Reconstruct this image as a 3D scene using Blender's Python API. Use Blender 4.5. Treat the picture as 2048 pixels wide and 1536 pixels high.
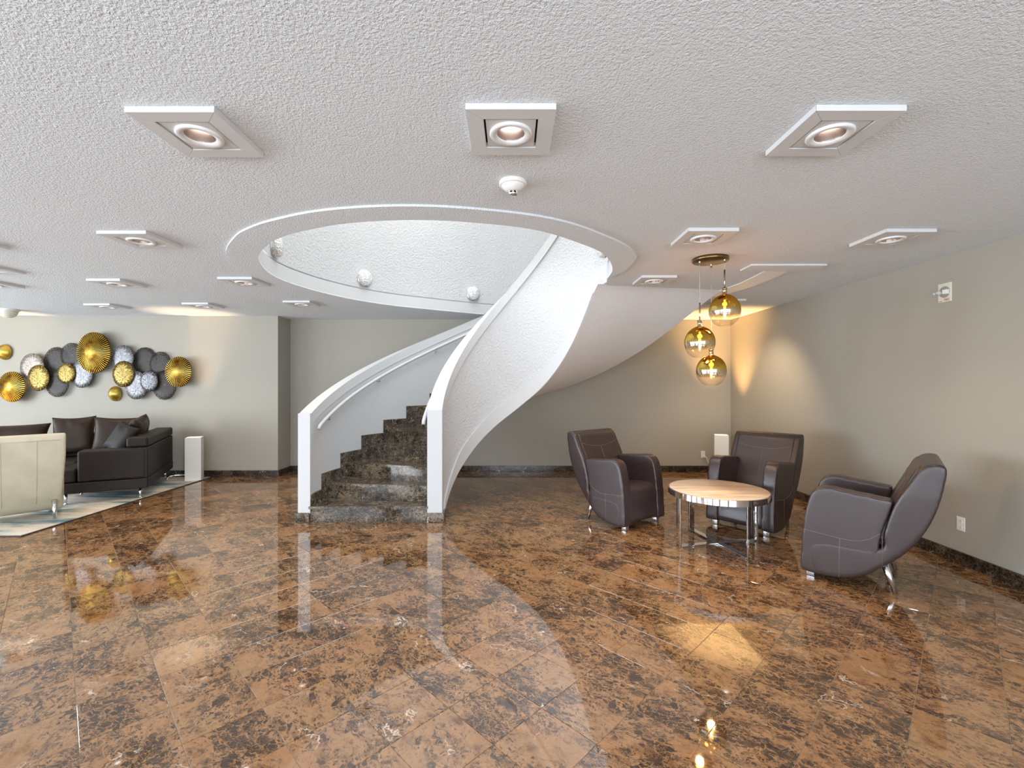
import bpy, bmesh, math, random
from mathutils import Vector, Matrix
random.seed(7)
for o in list(bpy.data.objects): bpy.data.objects.remove(o, do_unlink=True)
SC = bpy.context.scene
C = SC.collection
PI = math.pi
EYE = 1.55          # camera height
CEIL = 2.69         # ceiling height
F = 910.0           # focal length in pixels of a 2048 wide frame
# ------------------------------------------------------------------ camera, world, daylight, exposure
cam_d = bpy.data.cameras.new('camera'); cam = bpy.data.objects.new('camera', cam_d); C.objects.link(cam)
cam_d.sensor_width = 36.0; cam_d.lens = 36.0*F/2048.0; cam_d.clip_start = .05; cam_d.clip_end = 100
cam.location = (0, 0, EYE); cam.rotation_euler = (PI/2, 0, 0)
SC.camera = cam
SC.view_settings.view_transform = 'Standard'; SC.view_settings.look = 'None'
SC.view_settings.gamma = 1.0; SC.view_settings.use_curve_mapping = False
SC.view_settings.exposure = 0.27
W = bpy.data.worlds.new('sky'); SC.world = W; W.use_nodes = True
W.node_tree.nodes['Background'].inputs[0].default_value = (.80, .88, 1.0, 1)
W.node_tree.nodes['Background'].inputs[1].default_value = 1.0
def area(name, loc, rot, sx, sy, power, col):
    d = bpy.data.lights.new(name, 'AREA'); d.shape = 'RECTANGLE'; d.size = sx; d.size_y = sy
    d.energy = power; d.color = col
    o = bpy.data.objects.new(name, d); C.objects.link(o); o.location = loc; o.rotation_euler = rot
    return o
WIN_Y = -3.4
WIN_X = [-8.6, -6.0, -3.4, -.8, 1.8]          # left edges of the windows behind the camera, each 2.2 wide
for wx in WIN_X:
    area('window_daylight', (wx+1.1, WIN_Y-.12, 1.42), (PI/2, 0, 0), 2.15, 2.3, 132, (.82, .91, 1.0))
for wy in (-2.6, .4, 3.4):
    area('window_daylight', (-10.62, wy+1.1, 1.42), (PI/2, 0, -PI/2), 2.15, 2.3, 290, (.82, .91, 1.0))
sky_l = area('skylight_daylight', (-.6, 5.1, 5.55), (0, 0, 0), 3.0, 3.0, 116, (.96, .99, 1.0)); sky_l.data.shape = 'DISK'

# ------------------------------------------------------------------ helpers
def link(name, me, mat=None, parent=None, smooth=False):
    o = bpy.data.objects.new(name, me); C.objects.link(o)
    if mat is not None and len(me.materials) == 0: me.materials.append(mat)
    if smooth:
        for p in me.polygons: p.use_smooth = True
    if parent is not None: o.parent = parent
    return o
def from_bm(name, bm, mat=None, parent=None, smooth=False, recalc=True):
    if recalc: bmesh.ops.recalc_face_normals(bm, faces=bm.faces)
    me = bpy.data.meshes.new(name); bm.to_mesh(me); bm.free()
    return link(name, me, mat, parent, smooth)
def tag(o, label=None, cat=None, group=None, kind=None):
    if label: o['label'] = label
    if cat: o['category'] = cat
    if group: o['group'] = group
    if kind: o['kind'] = kind
    return o
def empty(name, loc=(0, 0, 0), rz=0):
    o = bpy.data.objects.new(name, None); C.objects.link(o); o.location = loc; o.rotation_euler = (0, 0, rz)
    o.empty_display_size = .1
    return o
def bev(o, w, seg=3, ang=35):
    m = o.modifiers.new('bevel', 'BEVEL'); m.width = w; m.segments = seg; m.limit_method = 'ANGLE'; m.angle_limit = math.radians(ang)
    for p in o.data.polygons: p.use_smooth = True
    wn = o.modifiers.new('wn', 'WEIGHTED_NORMAL'); wn.keep_sharp = False
    return o
def add_box(bm, x0, x1, y0, y1, z0, z1, M=None):
    vs = [bm.verts.new(Vector(v) if M is None else M @ Vector(v)) for v in
          [(x0,y0,z0),(x1,y0,z0),(x1,y1,z0),(x0,y1,z0),(x0,y0,z1),(x1,y0,z1),(x1,y1,z1),(x0,y1,z1)]]
    for f in [(0,3,2,1),(4,5,6,7),(0,1,5,4),(1,2,6,5),(2,3,7,6),(3,0,4,7)]: bm.faces.new([vs[i] for i in f])
    return vs
def box(name, x0, x1, y0, y1, z0, z1, mat, parent=None, b=0, seg=2, M=None):
    bm = bmesh.new(); add_box(bm, x0, x1, y0, y1, z0, z1, M)
    o = from_bm(name, bm, mat, parent)
    if b: bev(o, b, seg)
    return o
def add_lathe(bm, prof, seg=32, c=(0, 0, 0), sx=1, sy=1, close_ends=True):
    rings = []
    for r, z in prof:
        if r < 1e-6: rings.append([bm.verts.new((c[0], c[1], c[2]+z))])
        else: rings.append([bm.verts.new((c[0]+sx*r*math.cos(2*PI*i/seg), c[1]+sy*r*math.sin(2*PI*i/seg), c[2]+z)) for i in range(seg)])
    for a, b in zip(rings, rings[1:]):
        for i in range(seg):
            j = (i+1) % seg
            if len(a) == 1 and len(b) == 1: continue
            if len(a) == 1: bm.faces.new([a[0], b[i], b[j]])
            elif len(b) == 1: bm.faces.new([a[i], a[j], b[0]])
            else: bm.faces.new([a[i], a[j], b[j], b[i]])
def lathe(name, prof, mat, parent=None, seg=32, c=(0, 0, 0), smooth=True, sx=1, sy=1):
    bm = bmesh.new(); add_lathe(bm, prof, seg, c, sx, sy)
    return from_bm(name, bm, mat, parent, smooth)
def add_tube(bm, pts, r, seg=10, r1=None, cap=True):
    pts = [Vector(p) for p in pts]; n = len(pts); rings = []
    up = Vector((0, 0, 1))
    for i, p in enumerate(pts):
        t = (pts[min(i+1, n-1)]-pts[max(i-1, 0)]).normalized()
        u = t.cross(up)
        if u.length < 1e-3: u = t.cross(Vector((1, 0, 0)))
        u.normalize(); v = t.cross(u)
        rr = r if r1 is None else r+(r1-r)*i/(n-1)
        rings.append([bm.verts.new(p+u*rr*math.cos(2*PI*k/seg)+v*rr*math.sin(2*PI*k/seg)) for k in range(seg)])
    for a, b in zip(rings, rings[1:]):
        for k in range(seg): bm.faces.new([a[k], a[(k+1) % seg], b[(k+1) % seg], b[k]])
    if cap:
        bm.faces.new(rings[0]); bm.faces.new(rings[-1])
def tube(name, pts, r, mat, parent=None, seg=10, r1=None):
    bm = bmesh.new(); add_tube(bm, pts, r, seg, r1)
    return from_bm(name, bm, mat, parent, True)
def add_prism(bm, poly, fn0, fn1):
    a = [bm.verts.new(fn0(*p)) for p in poly]; b = [bm.verts.new(fn1(*p)) for p in poly]; n = len(poly)
    bm.faces.new(a); bm.faces.new(b[::-1])
    for i in range(n): bm.faces.new([a[i], a[(i+1) % n], b[(i+1) % n], b[i]])
def catmull(P, per=6, closed=False):
    out = []; n = len(P)
    rng = range(n) if closed else range(n-1)
    for i in rng:
        p0 = P[(i-1) % n] if closed or i > 0 else P[i]; p1 = P[i]; p2 = P[(i+1) % n]
        p3 = P[(i+2) % n] if closed or i+2 < n else P[(i+1) % n]
        for k in range(per):
            t = k/per
            out.append(tuple(.5*((2*b)+(-a+c)*t+(2*a-5*b+4*c-d)*t*t+(-a+3*b-3*c+d)*t**3) for a, b, c, d in zip(p0, p1, p2, p3)))
    if not closed: out.append(tuple(P[-1]))
    return out
def lerp_tab(tab, x):
    if x <= tab[0][0]: return tab[0][1]
    for (a, va), (b, vb) in zip(tab, tab[1:]):
        if x <= b: return va+(vb-va)*(x-a)/(b-a)
    return tab[-1][1]

# ------------------------------------------------------------------ materials
def srgb(r, g, b):
    f = lambda c: (c/255/12.92) if c/255 <= .04045 else ((c/255+.055)/1.055)**2.4
    return (f(r), f(g), f(b), 1)
class NT:
    def __init__(s, name):
        s.m = bpy.data.materials.new(name); s.m.use_nodes = True; s.t = s.m.node_tree; s.b = s.t.nodes['Principled BSDF']
    def n(s, typ, **kw):
        nd = s.t.nodes.new(typ)
        for k, v in kw.items(): setattr(nd, k, v)
        return nd
    def l(s, a, b): s.t.links.new(a, b)
    def math(s, op, a, b=None, clamp=False):
        nd = s.n('ShaderNodeMath', operation=op); nd.use_clamp = clamp
        for i, v in enumerate((a, b)):
            if v is None: continue
            if isinstance(v, (int, float)): nd.inputs[i].default_value = v
            else: s.l(v, nd.inputs[i])
        return nd.outputs[0]
    def mix(s, fac, a, b, mode='MIX'):
        nd = s.n('ShaderNodeMix', data_type='RGBA', blend_type=mode)
        for i, v in ((0, fac), (6, a), (7, b)):
            if isinstance(v, (int, float)): nd.inputs[i].default_value = v
            elif isinstance(v, tuple): nd.inputs[i].default_value = v
            else: s.l(v, nd.inputs[i])
        return nd.outputs[2]
    def ramp(s, fac, stops):
        nd = s.n('ShaderNodeValToRGB'); el = nd.color_ramp.elements
        while len(el) < len(stops): el.new(.5)
        for e, (p, c) in zip(el, stops): e.position = p; e.color = c
        s.l(fac, nd.inputs[0]); return nd.outputs[0]
    def noise(s, vec, scale, detail=4, rough=.55, out=0):
        nd = s.n('ShaderNodeTexNoise'); nd.inputs['Scale'].default_value = scale; nd.inputs['Detail'].default_value = detail
        nd.inputs['Roughness'].default_value = rough
        if vec is not None: s.l(vec, nd.inputs['Vector'])
        return nd.outputs[out]
    def bump(s, h, strength, dist):
        nd = s.n('ShaderNodeBump'); nd.inputs['Strength'].default_value = strength; nd.inputs['Distance'].default_value = dist
        s.l(h, nd.inputs['Height']); s.l(nd.outputs[0], s.b.inputs['Normal'])
    def obj(s): return s.n('ShaderNodeTexCoord').outputs['Object']
    def pos(s): return s.n('ShaderNodeNewGeometry').outputs['Position']
    def set(s, **kw):
        for k, v in kw.items():
            i = s.b.inputs[k.replace('_', ' ')]
            if isinstance(v, (int, float, tuple)): i.default_value = v
            else: s.l(v, i)
        return s.m
def plain(name, col, rough=.5, metal=0, **kw):
    t = NT(name); return t.set(Base_Color=col, Roughness=rough, Metallic=metal, **kw)

def stucco(name, col, scale, strength, dist, rough=.85):
    t = NT(name); p = t.pos()
    h = t.noise(p, scale, 3, .6)
    h2 = t.noise(p, 1.3, 2)
    c = t.mix(t.math('MULTIPLY', h2, .12), col, tuple(x*.8 for x in col[:3])+(1,))
    t.set(Base_Color=c, Roughness=rough); t.bump(h, strength, dist); return t.m
M_ceil = stucco('stippled_ceiling_paint', (.785, .818, .842, 1), 95, 1.0, .012)
M_smooth = plain('smooth_white_paint', (.60, .602, .606, 1), .5)
M_rough = stucco('rough_white_stucco', (.61, .615, .62, 1), 38, .9, .016)
M_soffit = stucco('soffit_stipple', (.83, .845, .86, 1), 60, .5, .01)
def wallpaper():
    t = NT('taupe_wallcovering'); p = t.pos()
    mp = t.n('ShaderNodeMapping'); mp.inputs['Scale'].default_value = (1, 1, 8); t.l(p, mp.inputs[0])
    h = t.noise(mp.outputs[0], 60, 3)
    c = t.mix(h, (.335, .312, .263, 1), (.385, .361, .307, 1))
    t.set(Base_Color=c, Roughness=.75); t.bump(h, .15, .002); return t.m
M_wall = wallpaper()
TILE = .315; TA = .066; TB = .18
def marble(name, per_tile, dark, light, tint, rough=.06, sc=1.0, drk=0.0):
    t = NT(name); p = t.pos()
    if per_tile:
        mp = t.n('ShaderNodeMapping'); mp.vector_type = 'TEXTURE'
        mp.inputs['Rotation'].default_value = (0, 0, PI/4)
        s2 = math.sqrt(.5)
        # position in the 45 degree tile grid: a = (x+y)/sqrt2, b = (y-x)/sqrt2
        mp.inputs['Location'].default_value = (s2*TA-s2*TB, s2*TA+s2*TB, -5)
        mp.inputs['Scale'].default_value = (TILE, TILE, 100)
        t.l(p, mp.inputs[0])
        fl = t.n('ShaderNodeVectorMath', operation='FLOOR'); t.l(mp.outputs[0], fl.inputs[0])
        wn = t.n('ShaderNodeTexWhiteNoise', noise_dimensions='3D'); t.l(fl.outputs[0], wn.inputs['Vector'])
        off = t.n('ShaderNodeVectorMath', operation='MULTIPLY_ADD'); t.l(wn.outputs['Color'], off.inputs[0])
        off.inputs[1].default_value = (30, 30, 30); t.l(p, off.inputs[2])
        vr = t.n('ShaderNodeVectorRotate', rotation_type='Z_AXIS'); t.l(off.outputs[0], vr.inputs['Vector'])
        t.l(t.math('ADD', t.math('MULTIPLY', wn.outputs['Value'], .9), .25), vr.inputs['Angle'])
        base = vr.outputs[0]; rnd = wn.outputs['Value']
    else:
        base = p; rnd = None
    warp = t.noise(base, 5*sc, 4, .6, 1)
    w = t.n('ShaderNodeVectorMath', operation='MULTIPLY_ADD'); t.l(warp, w.inputs[0]); w.inputs[1].default_value = (.12/sc, .12/sc, .12/sc); t.l(base, w.inputs[2])
    st = t.n('ShaderNodeMapping'); st.inputs['Scale'].default_value = (1, 1.55, 1.3); t.l(w.outputs[0], st.inputs[0]); v = st.outputs[0]
    cloud = t.noise(v, 2.6*sc, 5, .6)
    if rnd is not None: cloud = t.math('ADD', cloud, t.math('MULTIPLY', t.math('SUBTRACT', rnd, .5), .13))
    hue = t.noise(base, 1.7*sc, 3)
    col = t.ramp(t.noise(v, 11*sc, 6, .65), [(.30, tint), (.48, light), (.72, tuple(min(1, x*1.18) for x in light[:3])+(1,))])
    col = t.mix(t.math('MULTIPLY', t.math('SUBTRACT', hue, .46, True), 2.0, True), col, t.mix(1.0, col, (1.0, .72, .48, 1), 'MULTIPLY'))
    fj = t.noise(base, 60*sc, 3, .6, 1)
    w2 = t.n('ShaderNodeVectorMath', operation='MULTIPLY_ADD'); t.l(fj, w2.inputs[0]); w2.inputs[1].default_value = (.016/sc, .016/sc, .016/sc); t.l(v, w2.inputs[2]); v2 = w2.outputs[0]
    def vor(scale, feat, vv):
        nd = t.n('ShaderNodeTexVoronoi', feature=feat); nd.inputs['Scale'].default_value = scale; t.l(vv, nd.inputs['Vector']); return nd
    # dark pebble like inclusions inside a pale web, dense where the cloud is low
    for scale, lo_, gain, amt in ((11*sc, .44+drk, 9, .8), (26*sc, .52+drk, 7, .92), (60*sc, .55+drk, 6, .88)):
        c1 = vor(scale, 'F1', v2); e1 = vor(scale, 'DISTANCE_TO_EDGE', v2)
        cc = t.n('ShaderNodeSeparateColor'); t.l(c1.outputs['Color'], cc.inputs[0])
        dens = t.math('MULTIPLY', t.math('SUBTRACT', t.math('ADD', lo_, t.math('MULTIPLY', t.math('SUBTRACT', cc.outputs[0], .5), .34)), cloud), gain, True)
        inner = t.math('MULTIPLY', t.math('SUBTRACT', e1.outputs['Distance'], .035, True), 9, True)
        col = t.mix(t.math('MULTIPLY', t.math('MULTIPLY', dens, inner), amt), col, t.mix(cc.outputs[1], dark, tuple(x*2.2 for x in dark[:3])+(1,)))
    # fine pale hair veins
    for scale, wd, am in ((19*sc, .026, .8), (44*sc, .04, .55)):
        e = vor(scale, 'DISTANCE_TO_EDGE', v2)
        ln = t.math('SUBTRACT', 1, t.math('DIVIDE', e.outputs['Distance'], wd, True), True)
        gate = t.math('MULTIPLY', t.math('SUBTRACT', t.noise(v, 6*sc, 2), .38, True), 6, True)
        col = t.mix(t.math('MULTIPLY', t.math('MULTIPLY', ln, gate), am), col, tuple(min(1, x*1.45) for x in light[:3])+(1,))
    wv = t.noise(v, 2.3*sc, 6, .5); ab = t.math('ABSOLUTE', t.math('SUBTRACT', wv, .5))
    ln = t.math('SUBTRACT', 1, t.math('DIVIDE', ab, .006, True), True)
    gate = t.math('MULTIPLY', t.math('SUBTRACT', t.noise(v, 4*sc, 1), .56, True), 9, True)
    col = t.mix(t.math('MULTIPLY', t.math('MULTIPLY', ln, gate), .9), col, (.72, .64, .54, 1))
    t.set(Base_Color=col, Roughness=rough, IOR=2.15 if per_tile else 1.5); return t.m
M_tile = marble('polished_brown_marble_tile', True, (.016, .008, .0045, 1), (.31, .172, .080, 1), (.145, .064, .026, 1), .03)
M_step = marble('dark_brown_marble', False, (.008, .006, .005, 1), (.20, .155, .105, 1), (.055, .038, .025, 1), .08, 1.3, .10)
M_base = marble('baseboard_marble', False, (.006, .004, .003, 1), (.11, .078, .05, 1), (.028, .018, .011, 1), .25, 1.3, .14)
M_grout = plain('pale_grout', (.40, .32, .24, 1), .7)
def leather(name, col, rough):
    t = NT(name); p = t.obj(); h = t.noise(p, 260, 3); h2 = t.noise(p, 5, 3)
    c = t.mix(h2, tuple(x*.8 for x in col[:3])+(1,), tuple(x*1.2 for x in col[:3])+(1,))
    t.set(Base_Color=c, Roughness=rough); t.b.inputs['Coat Weight'].default_value = .15; t.b.inputs['Coat Roughness'].default_value = .3
    t.bump(h, .12, .002); return t.m
M_leather = leather('brown_leather', (.038, .023, .022, 1), .36)
M_cream = leather('cream_leather', (.60, .56, .43, 1), .42)
def fabric(name, col, rough=.8):
    t = NT(name); p = t.obj(); h = t.noise(p, 420, 2); h2 = t.noise(p, 9, 4)
    c = t.mix(h2, tuple(x*.8 for x in col[:3])+(1,), tuple(x*1.25 for x in col[:3])+(1,))
    t.set(Base_Color=c, Roughness=rough); t.b.inputs['Specular IOR Level'].default_value = .25; t.bump(h, .2, .002); return t.m
M_sofa = fabric('dark_brown_sofa_fabric', (.020, .014, .012, 1), .55)
M_pillow = fabric('brown_cushion_satin', (.032, .019, .012, 1), .45)
M_darkpillow = fabric('black_pillow_satin', (.013, .011, .010, 1), .6)
M_chrome = plain('chrome', (.82, .83, .85, 1), .07, 1)
M_satin = plain('satin_chrome', (.72, .73, .75, 1), .22, 1)
M_thread = plain('pale_stitching', (.20, .15, .135, 1), .7)
M_creamthread = plain('cream_stitching', (.42, .39, .30, 1), .7)
M_plate = plain('white_trim_plate', (.66, .66, .66, 1), .45)
M_ringw = plain('white_lamp_ring', (.78, .78, .78, 1), .35)
M_can = plain('dark_lamp_housing', (.02, .02, .018, 1), .8)
M_baffle = plain('bronze_baffle', (.30, .235, .21, 1), .3, .85)
def emis(name, col, s):
    t = NT(name); t.set(Base_Color=(.8, .8, .8, 1)); t.b.inputs['Emission Color'].default_value = col; t.b.inputs['Emission Strength'].default_value = s; return t.m
M_lamp = emis('lit_downlight_lens', (1, .95, .88, 1), 9)
M_bulb = emis('lit_filament_bulb', (1, .74, .40, 1), 8)
M_uplamp = emis('lit_uplight_lens', (1, .85, .68, 1), 6)
M_brass = plain('antique_brass', (.22, .145, .065, 1), .28, 1)
M_brassl = plain('pale_brass', (.50, .42, .28, 1), .22, 1)
M_cord = plain('pendant_cord', (.42, .40, .37, 1), .5)
M_plastic = plain('white_plastic', (.78, .775, .74, 1), .4)
M_beigep = plain('cream_plastic', (.68, .65, .53, 1), .4)
M_black = plain('black_gap', (.01, .01, .01, 1), .6)
M_slot = plain('dark_socket', (.30, .28, .25, 1), .6)
M_red = plain('red_print', (.45, .06, .04, 1), .6)
M_glass = plain('clear_lens', (.9, .92, .93, 1), .06, 0, Transmission_Weight=.7)
def globe_mat():
    t = NT('gold_to_clear_glass'); p = t.obj(); sx = t.n('ShaderNodeSeparateXYZ'); t.l(p, sx.inputs[0])
    g = t.math('ADD', t.math('DIVIDE', sx.outputs[2], .29), .5)      # 0 bottom, 1 top of the globe
    cov = t.ramp(g, [(.26, (0, 0, 0, 1)), (.44, (.86, .86, .86, 1)), (.62, (.86, .86, .86, 1)), (.98, (.66, .66, .66, 1))])
    tint = t.ramp(g, [(.30, (.85, .82, .78, 1)), (.44, (.60, .56, .46, 1)), (.58, (.70, .50, .10, 1)), (.85, (.55, .32, .05, 1))])
    gl = t.n('ShaderNodeBsdfGlossy'); gl.inputs['Roughness'].default_value = .03; t.l(tint, gl.inputs['Color'])
    tr = t.n('ShaderNodeBsdfTransparent')
    t.l(t.ramp(g, [(.28, (.95, .94, .92, 1)), (.60, (.92, .66, .18, 1)), (.9, (.75, .42, .08, 1))]), tr.inputs['Color'])
    fr = t.n('ShaderNodeLayerWeight'); fr.inputs['Blend'].default_value = .5
    fac = t.math('MAXIMUM', cov, t.math('ADD', .05, t.math('MULTIPLY', t.math('POWER', fr.outputs['Facing'], 4), .7)))
    mx = t.n('ShaderNodeMixShader'); t.l(fac, mx.inputs[0]); t.l(tr.outputs[0], mx.inputs[1]); t.l(gl.outputs[0], mx.inputs[2])
    t.l(mx.outputs[0], t.t.nodes['Material Output'].inputs['Surface']); return t.m
M_globe = globe_mat()
def tabletop():
    t = NT('beige_travertine'); p = t.obj()
    mp = t.n('ShaderNodeMapping'); mp.inputs['Rotation'].default_value = (0, 0, -.5); mp.inputs['Scale'].default_value = (1, 9, 1); t.l(p, mp.inputs[0])
    h = t.noise(mp.outputs[0], 2.2, 5)
    c = t.ramp(h, [(.3, srgb(186, 160, 138)), (.5, srgb(212, 188, 164)), (.7, srgb(226, 206, 184))])
    t.set(Base_Color=c, Roughness=.22); return t.m
M_top = tabletop()
def rug():
    t = NT('streaked_rug'); p = t.pos()
    mp = t.n('ShaderNodeMapping'); mp.inputs['Rotation'].default_value = (0, 0, .1); mp.inputs['Scale'].default_value = (.9, 4.5, 1); t.l(p, mp.inputs[0])
    h = t.noise(mp.outputs[0], 1.1, 6, .62); h2 = t.noise(mp.outputs[0], 7, 4)
    c = t.ramp(h, [(.36, srgb(88, 118, 132)), (.44, srgb(150, 165, 165)), (.50, srgb(208, 198, 182)), (.68, srgb(224, 214, 200))])
    c = t.mix(t.math('MULTIPLY', t.math('SUBTRACT', h2, .56, True), 2.5, True), c, srgb(140, 140, 132))
    t.set(Base_Color=c, Roughness=.9); t.bump(t.noise(p, 300, 2), .4, .004); return t.m
M_rug = rug()
M_rugedge = plain('rug_dark_edge', (.05, .035, .028, 1), .9)
def gold_mat(nf):
    t = NT('patinated_gold_leaf'); p = t.obj(); h = t.noise(p, 8, 5)
    c = t.ramp(h, [(.32, (.26, .11, .015, 1)), (.5, (.60, .38, .06, 1)), (.7, (.48, .45, .14, 1))])
    if nf:                                      # groove shading painted in as dark brown so the flutes stand out
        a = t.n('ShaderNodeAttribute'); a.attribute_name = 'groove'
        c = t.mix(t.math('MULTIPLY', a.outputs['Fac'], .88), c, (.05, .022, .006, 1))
    t.set(Base_Color=c, Metallic=.85, Roughness=.36); t.bump(t.noise(p, 60, 3), .15, .004); return t.m
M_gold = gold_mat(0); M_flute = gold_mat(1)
def etched(name, c0, c1, metal, rough):
    t = NT(name); p = t.obj(); sx = t.n('ShaderNodeSeparateXYZ'); t.l(p, sx.inputs[0])
    an = t.math('ARCTAN2', sx.outputs[2], sx.outputs[0])
    cmb = t.n('ShaderNodeCombineXYZ'); t.l(t.math('MULTIPLY', an, 11), cmb.inputs[0])
    ln = t.n('ShaderNodeVectorMath', operation='LENGTH'); t.l(p, ln.inputs[0]); t.l(t.math('MULTIPLY', ln.outputs['Value'], 16), cmb.inputs[1])
    h = t.noise(cmb.outputs[0], 1.1, 3, .7); h2 = t.noise(p, 70, 3, .7)
    f = t.math('ADD', t.math('MULTIPLY', h, .6), t.math('MULTIPLY', h2, .4))
    c = t.ramp(f, [(.46, c0), (.54, c1)])
    t.set(Base_Color=c, Metallic=metal, Roughness=rough); t.bump(f, .5, .006); return t.m
M_antique = etched('etched_antique_gold', (.05, .025, .010, 1), (.40, .29, .075, 1), .8, .4)
M_silver = etched('etched_silver', (.09, .085, .09, 1), (.33, .33, .345, 1), .6, .45)
M_bronzesilver = etched('etched_rose_silver', (.16, .12, .10, 1), (.42, .36, .32, 1), .6, .45)
M_darksilver = etched('etched_dark_silver', (.035, .035, .04, 1), (.30, .31, .33, 1), .6, .45)
def mesh_disc():
    t = NT('perforated_dark_bronze'); p = t.obj()
    sx = t.n('ShaderNodeSeparateXYZ'); t.l(p, sx.inputs[0]); cb = t.n('ShaderNodeCombineXYZ'); t.l(sx.outputs[0], cb.inputs[0]); t.l(sx.outputs[2], cb.inputs[1])
    vo = t.n('ShaderNodeTexVoronoi', voronoi_dimensions='2D'); vo.inputs['Scale'].default_value = 70; t.l(cb.outputs[0], vo.inputs['Vector'])
    hole = t.math('LESS_THAN', vo.outputs['Distance'], .30)
    tr = t.n('ShaderNodeBsdfTransparent'); mx = t.n('ShaderNodeMixShader')
    t.set(Base_Color=(.022, .016, .014, 1), Metallic=.4, Roughness=.5)
    t.l(hole, mx.inputs[0]); t.l(t.b.outputs[0], mx.inputs[1]); t.l(tr.outputs[0], mx.inputs[2])
    t.l(mx.outputs[0], t.t.nodes['Material Output'].inputs['Surface']); return t.m
M_mesh = mesh_disc()
def crystal():
    t = NT('crystal_glass_lens'); p = t.obj()
    vo = t.n('ShaderNodeTexVoronoi'); vo.inputs['Scale'].default_value = 60; t.l(p, vo.inputs['Vector'])
    c = t.ramp(vo.outputs['Distance'], [(.1, (.30, .30, .28, 1)), (.5, (.82, .82, .80, 1))])
    t.set(Base_Color=c, Roughness=.12); t.bump(vo.outputs['Distance'], .8, .01); return t.m
M_crystal = crystal()
M_pane = None
def pane():
    t = NT('window_glass'); tr = t.n('ShaderNodeBsdfTransparent'); gl = t.n('ShaderNodeBsdfGlossy'); gl.inputs['Roughness'].default_value = .02
    mx = t.n('ShaderNodeMixShader'); mx.inputs[0].default_value = .06
    t.l(tr.outputs[0], mx.inputs[1]); t.l(gl.outputs[0], mx.inputs[2]); t.l(mx.outputs[0], t.t.nodes['Material Output'].inputs['Surface']); return t.m
M_pane = pane()
M_alu = plain('grey_window_frame', (.16, .16, .165, 1), .4, .6)

# ------------------------------------------------------------------ room shell
XL, XR = -10.5, 3.87
YF, YB, YL = WIN_Y, 8.05, 7.62           # wall behind the camera, back wall, left part of the back wall
XP = -3.92                               # corner where the left part steps forward
# floor: grout bed with marble tiles laid at 45 degrees
floor = box('floor', XL-.2, XR+.2, YF-.2, YB+.2, -.12, -.0025, M_grout); tag(floor, kind='structure')
def tile_mesh(bm, cx, cy, M):
    h = TILE/2-.0012; t_ = h-.0012
    co = lambda q, z: [bm.verts.new(M @ Vector((cx+sx*q, cy+sy*q, z))) for sx, sy in ((-1,-1),(1,-1),(1,1),(-1,1))]
    a = co(h, -.0024); b = co(h, -.0007); c = co(t_, 0)
    bm.faces.new(c)
    for i in range(4):
        j = (i+1) % 4
        bm.faces.new([b[i], b[j], c[j], c[i]]); bm.faces.new([a[i], a[j], b[j], b[i]])
bm = bmesh.new(); tile_mesh(bm, 0, 0, Matrix.Rotation(PI/4, 4, 'Z')); bmesh.ops.recalc_face_normals(bm, faces=bm.faces)
tile_me = bpy.data.meshes.new('tile'); bm.to_mesh(tile_me); bm.free(); tile_me.materials.append(M_tile)
cells = []
s2 = math.sqrt(.5)
for i in range(-30, 50):
    for j in range(-30, 60):
        a = TA+(i+.5)*TILE; b = TB+(j+.5)*TILE
        x = (a-b)*s2; y = (a+b)*s2
        if not (XL-.15 < x < XR+.15 and YF-.15 < y < YB+.15): continue
        if x < XP-.1 and y > YL+.15: continue
        vis = y > 1.75 and abs(x)/max(y, .1) < 1.20
        if x < -5.3 and y > 4.9: vis = False           # under the rug
        cells.append((0 if vis else 1, math.hypot(x, y), x, y))
cells.sort()
rest = bmesh.new()
for k, (nv, d, x, y) in enumerate(cells):
    if k < 300 and nv == 0:
        o = link('tile', tile_me, None, floor); o.location = (x, y, 0)
    else:
        tile_mesh(rest, 0, 0, Matrix.Translation((x, y, 0)) @ Matrix.Rotation(PI/4, 4, 'Z'))
tag(from_bm('tile_field', rest, M_tile, floor), kind='stuff')

# stair geometry: helix round SX, SY; angle 0 points west (start), growing clockwise through north
SX, SY = .10, 5.10
RISE, DTH = .183, .167
SLOPE = RISE/DTH
def pol(r, th, z=0): return (SX-r*math.cos(th), SY+r*math.sin(th), z)
SOFF = [(0, 0), (.12, .0), (.25, .18), (.5, .42), (.75, .64), (1.0, .85), (1.25, 1.035), (1.5, 1.20), (1.75, 1.385), (1.9, 1.50), (2.05, 1.645), (2.2, 1.81), (2.4, 2.055), (2.6, 2.33), (2.75, 2.515), (2.86, 2.635), (2.95, 2.697), (3.0, 2.715), (3.4, 2.72)]
def soff(th):
    # smooth the table a little
    return sum(lerp_tab(SOFF, th+d) for d in (-.09, -.045, 0, .045, .09))/5 if th > .25 else lerp_tab(SOFF, th)

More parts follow.
